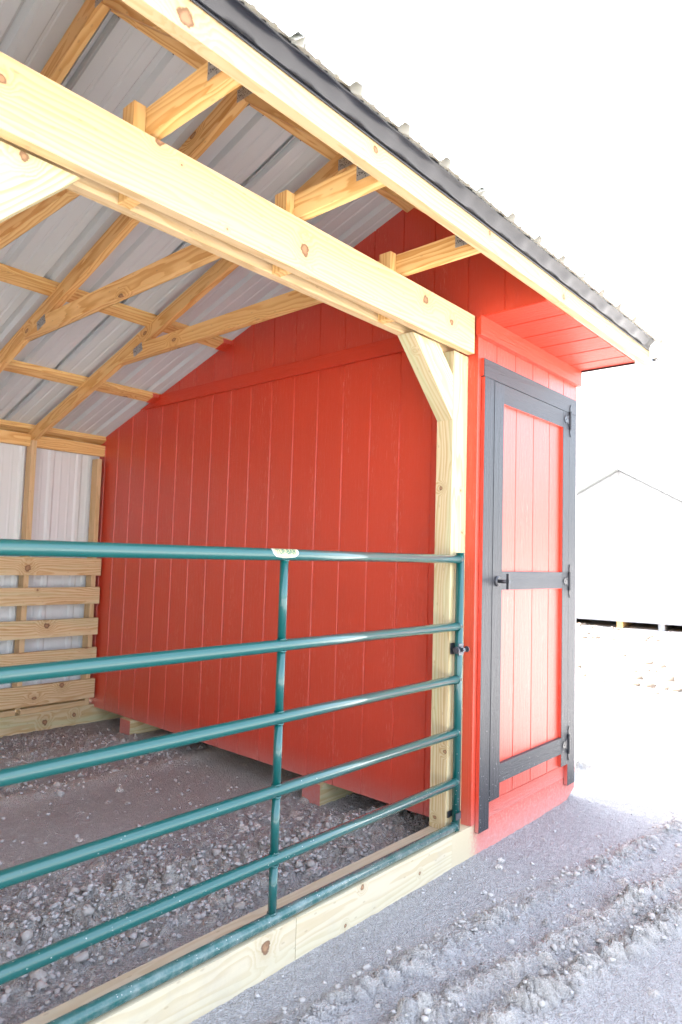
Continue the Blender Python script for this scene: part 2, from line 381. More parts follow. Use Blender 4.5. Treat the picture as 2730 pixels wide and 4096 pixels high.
def worley(x, y, s, seed):
    rs_ = np.random.RandomState(seed); JX, JY, H = rs_.rand(3, 128, 128)
    X, Y = x * s, y * s; xi = np.floor(X).astype(int); yi = np.floor(Y).astype(int)
    f1 = np.full(X.shape, 9.0); f2 = np.full(X.shape, 9.0); hid = np.zeros(X.shape)
    for a in (-1, 0, 1):
        for b in (-1, 0, 1):
            cx_, cy_ = xi + a, yi + b; k1, k2 = cx_ & 127, cy_ & 127
            d = np.hypot(cx_ + JX[k1, k2] - X, cy_ + JY[k1, k2] - Y)
            c1 = d < f1; f2 = np.where(c1, f1, np.minimum(f2, d)); hid = np.where(c1, H[k1, k2], hid); f1 = np.where(c1, d, f1)
    return f1, f2 - f1, hid
def chunks(ax, ay, seed, skew=0.0):
    # broken clods: cells with their own height, cracks between; ax/ay cell size in metres
    wx = 0.35 * ax * 2 * fbm(GX, GY, 12, 2, seed + 50); wy = 0.35 * ay * 2 * fbm(GX, GY, 12, 2, seed + 60)
    f1, e, h = worley((GX + skew * GY + wx) / ax, (GY + wy) / ay, 1.0, seed)
    return h, e, f1
rough = fbm(GX, GY, 20, 5, 21, 0.72)
fine = fbm(GX, GY, 55, 3, 41, 0.6)
Z = 0.010 * fbm(GX, GY, 1.2, 3, 3)
# outside: two wheel tracks with torn, slabby shoulders
lean = 0.55
hA, eA, _ = chunks(0.050, 0.085, 101, lean)      # slabs torn up by the tyre lugs
hB, eB, _ = chunks(0.030, 0.034, 102)            # fist-sized crumbs
hC, eC, _ = chunks(0.013, 0.014, 103)            # fine crumbs
slabA = (0.25 + 0.75 * hA) * sstep(eA, 0.02, 0.22); slabB = hB * sstep(eB, 0.02, 0.25); slabC = hC * sstep(eC, 0.0, 0.3)
patch = sstep(fbm(GX, GY, 3.2, 3, 91), -0.22, 0.15); patch2 = sstep(fbm(GX, GY, 4.3, 3, 95), -0.10, 0.22)
rut = sstep(ridge1, 0.0, -0.06) * sstep(ridge2, -0.03, 0.04)
s1 = bandf(ridge1, -0.050, 0.050); s2 = bandf(ridge2, -0.035, 0.050); s3 = bandf(ridge3, -0.015, 0.055)
Z += outm * (0.013 * s1 + 0.032 * s1 * slabA * (0.35 + 0.65 * patch)
             + 0.012 * s2 + 0.046 * s2 * slabA * (0.3 + 0.7 * patch2)
             + 0.012 * s3 + 0.055 * s3 * slabA * (0.35 + 0.65 * patch)
             - 0.016 * rut - 0.014 * bandf(ridge3, 0.065, 0.035))
crumb = outm * np.clip(0.35 * s1 + 0.22 * rut + 0.9 * bandf(ridge2, -0.09, 0.11) + 0.7 * bandf(ridge3, 0.01, 0.08), 0, 1.1)
Z += outm * (0.020 * slabB * crumb * patch2 + 0.008 * slabC * np.clip(crumb * 1.2, 0, 1))
# inside: crumbly band along the sill, smooth scraped strip, rough back strip
b1 = bandf(GY, 0.83 - 0.18 * (GX - 1.2), 0.13); b2 = bandf(GY, 0.52 - 0.08 * (GX - 1.2), 0.09)
smooth = sstep(GY, 1.12, 1.42) * sstep(GY, 2.25, 2.0)
backr = sstep(GY, 2.0, 2.3)
crumb_in = inm * np.clip(0.95 * b1 + 0.75 * b2 + 0.45 * sstep(GY, 1.45, 1.05) * sstep(GY, 0.25, 0.45) + 0.75 * backr * (0.5 + fbm(GX, GY, 2.2, 2, 5)), 0, 1.2)
Z += inm * (0.014 * b1 + 0.045 * b1 * slabA * (0.2 + 0.8 * patch) + 0.026 * slabB * np.clip(crumb_in, 0, 1) * (0.25 + 0.75 * patch2) + 0.011 * slabC * np.clip(crumb_in * 1.3, 0, 1) + 0.008 * b2 + 0.020 * bandf(GY, 2.15, 0.08) + 0.016 * bandf(GY, 2.85, 0.15) - 0.010 * smooth)
cr = np.clip(crumb + crumb_in, 0, 1.3)
Z += near * (cr * (0.007 * rough + 0.003 * np.abs(fine)) + (1 - np.clip(cr, 0, 1)) * (0.0035 * rough + 0.0015 * fine))
far = np.clip((GX - 5) / 11, 0, 1)
Z += (1 - near) * 0.03 * fbm(GX, GY, 0.9, 4, 77) * np.exp(-np.hypot(GX, GY) / 60)
# stones/clods pressed into the surface
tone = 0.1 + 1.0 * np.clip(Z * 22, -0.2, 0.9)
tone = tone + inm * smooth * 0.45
rs = np.random.RandomState(5)
def splat(n, ax0, ax1, ay0, ay1, rlo, rhi, dens, zk=0.7, tn=0.5, elong=1.6):
    k = 0; tries = 0
    while k < n and tries < n * 12:
        tries += 1
        x = rs.uniform(ax0, ax1); y = rs.uniform(ay0, ay1)
        i = np.searchsorted(XS, x); j = np.searchsorted(YS, y)
        if rs.rand() > dens[i, j]: continue
        k += 1
        r = rlo + (rhi - rlo) * rs.rand() ** 2.5; e = rs.uniform(1, elong); th = rs.uniform(0, math.pi)
        R_ = r * e; i0, i1 = np.searchsorted(XS, (x - R_, x + R_)); j0, j1 = np.searchsorted(YS, (y - R_, y + R_))
        if i1 - i0 < 2 or j1 - j0 < 2: continue
        dx = GX[i0:i1, j0:j1] - x; dy = GY[i0:i1, j0:j1] - y
        a = (dx * math.cos(th) + dy * math.sin(th)) / R_; b = (-dx * math.sin(th) + dy * math.cos(th)) / r
        q = 1 - (np.abs(a) ** 2.6 + np.abs(b) ** 2.6)
        q = q + 0.25 * rough[i0:i1, j0:j1] * (q > 0)
        hgt = np.where(q > 0, np.sqrt(np.clip(q, 0, 1)) * r * zk * rs.uniform(0.7, 1.2), 0)
        Z[i0:i1, j0:j1] += hgt; tone[i0:i1, j0:j1] = np.where(q > 0, tn * rs.uniform(0.3, 1.5), tone[i0:i1, j0:j1])
splat(3500, 0.8, 4.8, 0.12, 3.4, 0.006, 0.019, np.clip(crumb_in, 0.03, 1))
splat(130, 0.8, 3.0, 0.3, 3.3, 0.02, 0.05, np.clip(crumb_in, 0, 1), 0.5, 0.6)
splat(900, 1.2, 4.8, -1.3, -0.05, 0.005, 0.015, np.clip(crumb, 0.05, 1))
splat(40, 1.4, 4.8, -1.3, -0.2, 0.014, 0.032, np.clip(crumb * 0.9, 0, 1), 0.45, 0.7, 2.6)
splat(900, 0.8, 4.8, -1.3, 3.3, 0.005, 0.010, np.ones_like(Z))
Z += GZ - 0.13 * np.clip((GX - 6) / 10, 0, 1) * (GX < 60) - 0.13 * (GX >= 60)
nx, ny = len(XS), len(YS)
me = bpy.data.meshes.new('ground')
co = np.stack([GX.ravel(), GY.ravel(), Z.ravel()], 1).astype(np.float32)
me.vertices.add(nx * ny); me.vertices.foreach_set('co', co.ravel())
ii, jj = np.meshgrid(np.arange(nx - 1), np.arange(ny - 1), indexing='ij')
q = np.stack([ii * ny + jj, (ii + 1) * ny + jj, (ii + 1) * ny + jj + 1, ii * ny + jj + 1], -1).reshape(-1, 4)
me.loops.add(q.size); me.loops.foreach_set('vertex_index', q.ravel().astype(np.int32))
me.polygons.add(len(q)); me.polygons.foreach_set('loop_start', np.arange(0, q.size, 4, dtype=np.int32)); me.polygons.foreach_set('loop_total', np.full(len(q), 4, dtype=np.int32))
me.update(calc_edges=True); me.polygons.foreach_set('use_smooth', np.ones(len(q), bool))
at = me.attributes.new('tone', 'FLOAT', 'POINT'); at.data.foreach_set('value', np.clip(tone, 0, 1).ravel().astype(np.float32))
dark_soil = outm * (0.75 * bandf(ridge3, 0.0, 0.075) * patch + 0.55 * bandf(ridge2, -0.02, 0.06) * patch2 + 0.35 * bandf(ridge1, -0.02, 0.03)) + inm * (0.30 * backr * patch + 0.25 * b1 * patch2 + 0.5 * sstep(GY, 2.9, 3.3))  # patchy darker, browner soil on track shoulders, inner clod band and rear strip
at = me.attributes.new('dark_soil', 'FLOAT', 'POINT'); at.data.foreach_set('value', np.clip(dark_soil * near, 0, 1).ravel().astype(np.float32))
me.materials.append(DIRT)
ground = bpy.data.objects.new('ground', me); COL.objects.link(ground); tag(ground, kind='structure')
def gz(x, y):
    return float(Z[min(np.searchsorted(XS, x), nx - 1), min(np.searchsorted(YS, y), ny - 1)])

# ================================================================== SHED
SHED = empty('run_in_shed', (2.8, 0, 0.05))
tag(SHED, 'open-fronted timber horse shelter with red walls, metal roof and black-trimmed store door', 'shed')
S = SHED
XW = 2.854            # face of the partition wall and left edge of the store front
XR = 4.05             # right end of the store
XL = -2.10            # left end of the shelter
YB = 3.60             # back
zp = lambda y: 3.377 - 0.314 * (y - 0.35)            # underside of rear roof sheet
YR, ZR = 0.34, 3.380
zf = lambda y: ZR - 0.79 * (YR - y)                  # underside of front roof sheet
YE = -0.48
# --- skids
def skid_prism(name, x0, x1, mat):
    return box(name, x0, x1, 0.0, 0.139, 0.047, 0.193, mat, S, 'x', 0.004)
skid_prism('skid', XL, 1.716, SKIDW); skid_prism('skid', 1.7185, 2.70, SKIDW)
o = prism_y('skid', [(2.7005, 0.047), (3.93, 0.047), (4.045, 0.105), (4.05, 0.193), (2.7005, 0.193)], 0.0, 0.139, RED_SKID, S, 'x', 0.004)
o['label'] = 'skid end sprayed red below the store door'
box('skid', XL, XR, 3.475, 3.614, 0.052, 0.193, TREATED, S, 'x', 0.004)
for y0 in (0.93, 2.88):
    # skid blocks below the partition: red-sprayed end, green sides
    o = box('skid', 2.823, 4.04, y0, y0 + 0.14, 0.045, 0.172, TREATED, S, 'x', 0.004)
    box('painted_end', 2.8215, 2.823 - 0.0001, y0 + 0.002, y0 + 0.138, 0.05, 0.168, RED, o, bevel=0)
# --- posts
for x0, x1 in ((2.722, 2.853), (0.37, 0.50), (-2.08, -1.95)):
    box('post', x0, x1, 0.05, 0.139, 0.194, 2.436, TREATED, S, 'z', 0.004, off=(3.1 + x0, 0.03, 0.09))
# --- beam: two plies with blocks between
box('beam', XL, 2.826, 0.0, 0.038, 2.437, 2.625, PINE_PALE, S, 'x', 0.004, off=(11.3, 0.02, 0.055))
box('beam', XL, 2.850, 0.1005, 0.1385, 2.437, 2.625, PINE_PALE, S, 'x', 0.004)
# --- braces (45 degrees)
def brace(xp, s):
    # xp: post face, s=-1 goes left/up, +1 goes right/up
    poly = [(xp, 2.10), (xp, 2.312), (xp + s * 0.125, 2.436), (xp + s * 0.336, 2.436)]
    if s < 0: poly = poly[::-1]
    d = (s / math.sqrt(2), 0, 1 / math.sqrt(2)); e = (-s / math.sqrt(2), 0, 1 / math.sqrt(2))
    prism_y('brace', poly, 0.052, 0.137, TREATED, S, (d, e, (0, 1, 0)), 0.003)
brace(2.7218, -1); brace(0.5003, 1); brace(0.3697, -1); brace(-1.9497, 1)
# --- trusses
TX = [2.237 - 0.61 * k for k in range(7)]
SL = math.hypot(1, 0.314); ud = (0, 1 / SL, -0.314 / SL); vd = (0, 0.314 / SL, 1 / SL)
SF = math.hypot(1, 0.79); uf = (0, 1 / SF, 0.79 / SF); vf = (0, -0.79 / SF, 1 / SF)
zr = lambda y: 3.246 - 0.314 * (y - 0.35)      # rafter underside
for i, x in enumerate(TX):
    t = empty('truss', (x, 0.0, 2.64), S); t.location = Vector((x, 0, 2.64)) - Vector(S.location)
    x1 = x + 0.038
    prism_x('rafter', [(0.345, zr(0.345)), (3.49, zr(3.49)), (3.585, zr(3.49) - 0.02), (3.585, zr(3.585) + 0.093), (0.345, zr(0.345) + 0.093)], x, x1, PINE, t, (ud, vd, (1, 0, 0)))
    prism_x('front_rafter', [(0.3435, 3.222), (0.3435, 3.332), (-0.35, 2.785), (-0.35, 2.7315), (-0.278, 2.7315)], x, x1, PINE, t, (uf, vf, (1, 0, 0)))
    prism_x('bottom_chord', [(-0.351, 2.640), (2.283, 2.640), (2.285, zr(2.285) - 0.001), (1.998, 2.729), (-0.351, 2.729)], x + 0.0005, x1 - 0.0005, PINE, t, 'y')
    for (yy, zz, a) in ((2.06, 2.693, -0.30), (-0.305, 2.700, 0.0), (0.345, 3.262, 0.0)):
        bm = bmesh.new(); ca, sa = math.cos(a), math.sin(a)
        for sx in (x - 0.0012, x1 + 0.0002):
            hw, hh = 0.05, 0.027
            pts = [(yy + ca * p - sa * q_, zz + sa * p + ca * q_) for p, q_ in ((-hw, -hh), (hw, -hh), (hw, hh), (-hw, hh))]
            va = [bm.verts.new((sx, y, z)) for y, z in pts]; vb = [bm.verts.new((sx + 0.001, y, z)) for y, z in pts]
            bm.faces.new(va); bm.faces.new(vb[::-1])
            for k in range(4): bm.faces.new((va[k], vb[k], vb[(k + 1) % 4], va[(k + 1) % 4]))
        link('gusset_plate', bm, GALV, t)
    # short block standing between the beam plies beside each chord
    box('beam_block', x - 0.041, x - 0.002, 0.039, 0.0995, 2.4375, 2.731, PINE, S, 'z', 0.002)
# --- purlins (2x4 laid flat on the rafters)
def purlin(y0, x0=XL - 0.05, x1=2.852, front=False):
    f = zf if front else zp; y1 = y0 + (0.07 if front else 0.085); t = 0.0395
    m = 0.79 if front else -0.314
    n_ = math.hypot(1, m); d = (-m / n_ * t, 1 / n_ * t)
    a, b = (y0, f(y0) - 0.001), (y1, f(y1) - 0.001)
    prism_x('purlin', [a, b, (b[0] - d[0], b[1] - d[1]), (a[0] - d[0], a[1] - d[1])], x0, x1, PINE, S, 'x', 0.002)
for y0 in (0.372, 1.13, 1.905, 2.725, 3.515): purlin(y0)
for y0 in (0.255, -0.06, -0.375): purlin(y0, front=True)
# --- roof sheets
def rib_profile(x0, x1, phase, pitch=0.2286, minor=True):
    pts = [(x0, 0)]
    k = math.floor((x0 - phase) / pitch)
    ev = []
    while phase + k * pitch < x1 + 0.01:
        c = phase + k * pitch
        ev += [(c - 0.030, 0), (c - 0.014, 0.0225), (c + 0.012, 0.0225), (c + 0.028, 0)]
        if minor:
            for mm in (0.078, 0.150): ev += [(c + mm - 0.010, 0), (c + mm - 0.005, 0.0035), (c + mm + 0.005, 0.0035), (c + mm + 0.010, 0)]
        k += 1
    pts += [e for e in ev if x0 + 0.002 < e[0] < x1 - 0.002] + [(x1, 0)]
    return pts
def sheet(name, prof, place, ts, mat, parent, thick=0.0012, mat2=None):
    """place(s, h, t) -> point; prof list of (s,h); ts list of run positions"""
    bm = bmesh.new(); n = len(prof); rows = []
    for t in ts: rows.append([bm.verts.new(place(s, h, t)) for s, h in prof])
    for a in range(len(ts) - 1):
        for i in range(n - 1): bm.faces.new((rows[a][i], rows[a][i + 1], rows[a + 1][i + 1], rows[a + 1][i]))
    bmesh.ops.recalc_face_normals(bm, faces=bm.faces)
    o = link(name, bm, mat, parent)
    md = o.modifiers.new('thickness', 'SOLIDIFY'); md.thickness = thick; md.offset = 0
    return o
PH = 1.8145
nb, nf = Vector((0, 0.314, 1)).normalized(), Vector((0, -0.79, 1)).normalized()
def pl_back(s, h, t): return Vector((s, t, zp(t))) + nb * h
def pl_front(s, h, t): return Vector((s, t, zf(t))) + nf * h
x = -2.19; k = 0; edges = [-2.2]
sheets_x = [PH + 0.2286 * (1 + 4 * j) + 0.018 for j in range(-5, 3)]   # side laps every fourth rib
ex = [-2.2] + [v for v in sheets_x if -2.1 < v < 4.1] + [4.185]
for a, b in zip(ex[:-1], ex[1:]):
    lift = 0.0
    pr = rib_profile(a - (0.03 if a > -2.1 else 0), b, PH)
    pr = [(s, h + (0.0022 if s < a + 0.012 else 0.0)) for s, h in pr]
    sheet('roof_sheet', pr, pl_back, [YR + 0.004, 3.74], ROOF_IN, S)
    sheet('roof_sheet', pr, pl_front, [YE, YR - 0.004], ROOF_OUT, S)
prism_x('ridge_cap', [(YR - 0.13, zf(YR - 0.13) + 0.024), (YR, ZR + 0.034), (YR + 0.13, zp(YR + 0.13) + 0.026), (YR + 0.13, zp(YR + 0.13) + 0.028), (YR, ZR + 0.037), (YR - 0.13, zf(YR - 0.13) + 0.027)], -2.2, 4.19, WHITE_TRIM, S, bevel=0)
# screw tips by the ridge purlin
for kx in range(-14, 5):
    x_ = PH + kx * 0.2286 + 0.012
    if x_ > 2.8: continue
    tube_obj('screw_tip', (x_, 0.468, zp(0.468)), (x_, 0.466, zp(0.468) - 0.020), 0.0022, HINGE, S, 6)
# --- fascia, drip edge, rake
box('fascia_board', -2.2, 4.195, -0.390, -0.3525, 2.638, 2.727, PINE_PALE, S, 'x', 0.003, off=(4.2, 0.0, 0.06))
bm = bmesh.new(); rows = []
xs_ = np.arange(-2.2, 4.176, 0.019)
for xx in xs_:
    ph_ = ((xx - PH) % 0.2286) / 0.2286
    puff = 0.5 + 0.5 * math.cos(2 * math.pi * ph_); w2 = 0.4 * math.sin(xx * 17.0) * 0.5 + 0.25 * math.sin(xx * 41.0 + 1)
    buck = 0.009 * puff ** 3 + 0.0015 * w2
    b_ = buck
    pf = [(-0.3935, 2.7165), (-0.3960, 2.7180), (-0.3960, 2.7240), (-0.3930, 2.7265), (-0.3945 - 0.25 * b_, 2.7330), (-0.3975 - 0.5 * b_, 2.7400), (-0.4020 - 0.6 * b_, 2.7480 - 0.2 * b_), (-0.4085 - 0.5 * b_, 2.7555 - 0.3 * b_), (-0.4170 - 0.3 * b_, 2.7620 - 0.3 * b_), (-0.4270, 2.7675 - 0.25 * b_), (-0.4360, 2.7700)]
    rows.append([bm.verts.new((xx, y, z)) for y, z in pf])
for a in range(len(rows) - 1):
    for i in range(len(rows[0]) - 1):
        f = bm.faces.new((rows[a][i], rows[a][i + 1], rows[a + 1][i + 1], rows[a + 1][i])); f.smooth = True
o = link('drip_edge', bm, DRIP, S); md = o.modifiers.new('t', 'SOLIDIFY'); md.thickness = 0.0012
n2 = nf * -0.095
p0 = Vector((0, YE - 0.004, zf(YE - 0.004) + 0.012))
def rake(name, ya, yb, f, nrm, d, xw=4.198, th=0.028):
    a = (ya, f(ya) + 0.014); b = (yb, f(yb) + 0.014)
    return prism_x(name, [a, b, (b[0] - nrm[1] * d * 0.0, b[1] - d * 1.15), (a[0] - nrm[1] * d, a[1] - nrm[2] * d)], xw, xw + th, WHITE_TRIM, S, bevel=0.002)
rake('rake_trim', YE - 0.006, YR, zf, nf, 0.098)
prism_x('rake_trim', [(YR, ZR + 0.014), (3.75, zp(3.75) + 0.014), (3.72, zp(3.75) - 0.085), (YR, ZR - 0.10)], 4.198, 4.226, WHITE_TRIM, S, bevel=0.002)
box('rake_lip', 4.192, 4.232, -0.432, -0.400, 2.668, 2.673, DARK, S, bevel=0)
# --- grooved siding
def siding(name, s0, s1, zb, zt_fn, place, mat, parent, first, pitch=0.2032, extra=(), zb_fn=None, back=0.012, wide=0.0):
    gs = []; g = first
    while g < s1: gs.append(g); g += pitch
    g = first - pitch
    while g > s0: gs.append(g); g -= pitch
    pts = [(s0, 0), (s1, 0)]
    for g in gs: pts += [(g - 0.0050 - wide, 0), (g - 0.0040 - wide, 0.0055), (g + 0.0012, 0.0055), (g + 0.0046, 0)]
    pts += [(e, 0) for e in extra]
    pts = sorted(p for p in pts if s0 <= p[0] <= s1)
    bm = bmesh.new(); fr = []
    for s, d in pts:
        b0 = zb_fn(s) if zb_fn else zb
        fr.append((bm.verts.new(place(s, d, b0)), bm.verts.new(place(s, d, zt_fn(s))), bm.verts.new(place(s, back, b0)), bm.verts.new(place(s, back, zt_fn(s)))))
    for a, b in zip(fr[:-1], fr[1:]):
        bm.faces.new((a[0], b[0], b[1], a[1])); bm.faces.new((a[2], a[3], b[3], b[2]))
        bm.faces.new((a[1], b[1], b[3], a[3])); bm.faces.new((a[0], a[2], b[2], b[0]))
    for a in (fr[0], fr[-1]): bm.faces.new((a[0], a[1], a[3], a[2]))
    return link(name, bm, mat, parent, 'z' if False else '-')
PXW = lambda y, d, z: (XW + d, y, z)
roofz = lambda y: min(zf(y), zp(y)) - 0.002
# partition: lower wall and gable
part = siding('partition_wall', 0.0125, YB, 0.176, lambda y: min(roofz(y), 2.56), PXW, RED, S, 0.464, extra=(2.952, 2.953, 2.95))
part['label'] = 'red grooved partition wall at the end of the shelter'
gab = siding('gable_wall', -0.3515, 2.955, 2.5605, roofz, PXW, RED, S, 0.464, extra=(YR, -0.0005, 0.0), zb_fn=lambda y: 2.631 if y < 0 else 2.5605)
prism_x('band_board', [(0.140, 2.535), (2.975, 2.535), (2.71, 2.6205), (0.140, 2.6205)], XW - 0.022, XW - 0.0005, RED_U, part, 'y', 0.002)
# red overspray on the ends of the purlins
for y0 in (1.905, 2.725):
    a, b = y0 - 0.0012, y0 + 0.0862
    prism_x('overspray', [(a, zp(a) - 0.006), (b, zp(b) - 0.008), (b - 0.012, zp(b) - 0.0425), (a - 0.014, zp(a) - 0.0415)], 2.775, XW - 0.001, RED, part, bevel=0)
# --- store front
store = siding('store_wall', XW + 0.0001, XR, 0.196, lambda s: 2.627, lambda s, d, z: (s, d, z), RED, S, 3.048, back=0.0115)
store['label'] = 'red grooved front of the store'
box('rim_board', 2.99, XR - 0.002, -0.0035, -0.0005, 0.1945, 0.266, RED_U, S, 'x', 0.0015)
box('frieze_board', 2.836, 4.062, -0.030, -0.0006, 2.532, 2.6275, RED_U, S, 'x', 0.003)
box('corner_board', XW + 0.0005, 2.888, -0.0042, -0.0006, 0.196, 2.531, RED, S, 'z', 0.0015)
# soffit with grooves running front to back
siding('soffit', XW + 0.001, 4.046, -0.3515, lambda s: -0.0008, lambda s, d, z: (s, z, 2.6285 + d), RED_SOFFIT, S, 3.068, pitch=0.2075, back=0.0095, wide=0.0035)
box('soffit_channel', 4.0465, 4.056, -0.352, -0.031, 2.618, 2.64, DRIP, S, bevel=0.001)
box('roof_closure', 4.056, 4.19, -0.351, 3.6, 2.641, 2.6435, WHITE_TRIM, S, bevel=0)
# right end wall, store inner closure
rw = siding('end_wall', 0.014, YB, 0.196, lambda y: roofz(y), lambda y, d, z: (XR - d, y, z), WHITE_METAL, S, 0.3)
box('corner_trim', XR + 0.0004, XR + 0.012, -0.002, 0.09, 0.22, 2.53, WHITE_TRIM, S, bevel=0.002)
box('store_floor', XW + 0.013, XR - 0.013, 0.14, YB - 0.03, 0.175, 0.193, PINE, S, 'x', bevel=0)
# --- door frame and door
K = 1.0048
FR0, FR1 = -0.0235, -0.0045
prism_y('door_frame_head', [(2.884, 2.338), (4.000, 2.338), (4.003, 2.431), (2.882, 2.427)], FR0 - 0.001, FR1 + 0.003, BLACK_U, S, 'x', 0.002)
box('door_frame_side', 2.8925, 2.986, FR0, FR1, 0.157, 2.337, BLACK, S, '-', 0.002)
box('door_frame_side', 3.8965, 3.995, FR0, FR1, 0.152, 2.337, BLACK, S, '-', 0.002)
for x0, z0 in ((2.8905, 0.16), (3.8935, 0.155)):
    box('frame_edge', x0, x0 + 0.0018, FR0 + 0.001, FR1, z0, 2.336, RED, S, bevel=0)
box('frame_edge', 2.8795, 2.8815, FR0 + 0.001, -0.0006, 2.339, 2.4265, RED, S, bevel=0)
door = siding('door', 2.990, 3.892, 0.272, lambda s: 2.330, lambda s, d, z: (s, -0.0055 + d, z), RED, S, 3.255, back=0.0052)
door['label'] = 'narrow red grooved store door with black rails and stiles'
DR0, DR1 = -0.0245, -0.0058
box('stile', 2.9895, 3.0845, DR0, DR1, 0.280, 2.334, BLACK, door, '-', 0.0015)
box('stile', 3.806, 3.8925, DR0, DR1, 0.276, 2.336, BLACK, door, '-', 0.0015)
for z0, z1 in ((2.237, 2.335), (1.291, 1.383), (0.348, 0.438)):
    box('rail', 3.0850, 3.8055, DR0 + 0.0006, DR1, z0, z1, BLACK_U, door, 'x', 0.0015)
bm = bmesh.new()
for (x0, x1, z0, z1) in ((3.8040, 3.8055, 0.44, 1.29), (3.8040, 3.8055, 1.384, 2.236), (3.8040, 3.8055, 0.277, 0.347), (3.086, 3.804, 2.2352, 2.2366), (3.086, 3.804, 1.2892, 1.2906)):
    abox(bm, x0, x1, DR0 + 0.002, DR1, z0, z1)
link('painted_edges', bm, RED, door)
def hinge(zc):
    h = empty('hinge', (3.895, -0.03, zc), door); h.location = Vector((3.895, -0.03, zc)) - parent_loc(door)
    bm = bmesh.new(); tube(bm, (3.895, -0.031, zc - 0.05), (3.895, -0.031, zc + 0.05), 0.0075, 14)
    for z_ in (-0.052, -0.017, 0.017, 0.052): tube(bm, (3.895, -0.031, zc + z_ - 0.002), (3.895, -0.031, zc + z_ + 0.002), 0.0088, 14)
    # frame leaf with the curled strap ends
    def quadplate(pts, y0=-0.0275, y1=-0.0245):
        va = [bm.verts.new((x_, y0, z_)) for x_, z_ in pts]; vb = [bm.verts.new((x_, y1, z_)) for x_, z_ in pts]
        bm.faces.new(va); bm.faces.new(vb[::-1]); n_ = len(pts)
        for k in range(n_): bm.faces.new((va[k], vb[k], vb[(k + 1) % n_], va[(k + 1) % n_]))
    quadplate([(3.897, zc - 0.045), (3.915, zc - 0.045), (3.915, zc + 0.045), (3.897, zc + 0.045)])
    for s in (1, -1):
        sq = [(3.904, 0.045), (3.899, 0.060), (3.897, 0.074), (3.903, 0.088), (3.909, 0.098), (3.916, 0.095), (3.909, 0.084), (3.905, 0.073), (3.911, 0.058), (3.915, 0.045)]
        quadplate([(a, zc + s * b) for a, b in sq], -0.0285, -0.0245)
    # tapering strap to the door, ending in an arrow head
    quadplate([(3.890, zc - 0.035), (3.890, zc + 0.035), (3.845, zc + 0.013), (3.838, zc + 0.024), (3.816, zc), (3.838, zc - 0.024), (3.845, zc - 0.013)], -0.0285, -0.025)
    for px_, pz_ in ((3.842, 0.0), (3.865, 0.01), (3.878, -0.012), (3.907, 0.03), (3.907, -0.03)):
        tube(bm, (px_, -0.0285, zc + pz_), (px_, -0.0315, zc + pz_), 0.0032, 8)
    link('hinge_leaf', bm, HINGE, h)
for zc in (2.290, 1.331, 0.392): hinge(zc)
# handle: round rose, shank and T bar
hd = empty('handle', (3.035, -0.03, 1.335), door); hd.location = Vector((3.035, -0.03, 1.335)) - parent_loc(door)
bm = bmesh.new()
tube(bm, (3.035, -0.0246, 1.335), (3.035, -0.0305, 1.335), 0.026, 28); tube(bm, (3.035, -0.0305, 1.335), (3.035, -0.036, 1.335), 0.026, 28, 0.019)
link('rose', bm, HINGE, hd)
tube_obj('shank', (3.035, -0.034, 1.335), (3.035, -0.078, 1.335), 0.0095, HINGE, hd, 18)
bm = bmesh.new(); abox(bm, 3.027, 3.043, -0.092, -0.079, 1.297, 1.373)
link('lever', bm, HINGE, hd, bevel=0.003)
tube_obj('lock_face', (3.035, -0.0921, 1.335), (3.035, -0.0945, 1.335), 0.0085, ZINC, hd, 18)
# --- back wall
BPH = 2.4520
pr = rib_profile(XL, XR, BPH)
sheet('back_wall_sheet', pr, lambda s, h, t: (s, YB + 0.012 - 0.5 * h, t), [0.20, zp(YB) - 0.02], WHITE_METAL, S)
for k in range(8):
    x0 = 2.237 - 0.61 * k
    if x0 < XL: break
    box('stud', x0, x0 + 0.038, 3.49, 3.578, 0.232, zr(3.49) - 0.001, PINE_PALE, S, 'z', 0.002)
    xa = x0 + 0.0385
    box('top_plate', xa, min(xa + 0.571, 2.8535), 3.518, 3.556, 2.214, 2.305, PINE, S, 'x', 0.002) if k else box('top_plate', xa, 2.8535, 3.518, 3.556, 2.214, 2.305, PINE, S, 'x', 0.002)
    if k == 0: xe = 2.779
    box('bottom_plate', x0 + 0.0385, (2.779 if k == 0 else x0 + 0.61 - 0.0005), 3.49, 3.578, 0.1935, 0.232, PINE_PALE, S, 'x', 0.002)
box('stud', 2.779, 2.816, 3.49, 3.578, 0.1935, 2.185, PINE_PALE, S, 'z', 0.002)
for i, (z0, z1) in enumerate(((1.232, 1.369), (1.005, 1.138), (0.757, 0.891), (0.547, 0.655), (0.256, 0.405))):
    if i == 3: z0, z1 = 0.522, 0.655
    box('kick_board', XL + 0.02, 2.838, 3.452, 3.4885, z0, z1, TREATED_BOARD, S, 'x', 0.003, off=(20.0 + 7.3 * i, 0.0, 0.055))
# left end
siding('left_wall', 0.02, YB, 0.176, lambda y: roofz(y), lambda y, d, z: (XL - 0.013 - d, y, z), RED, S, 0.4)

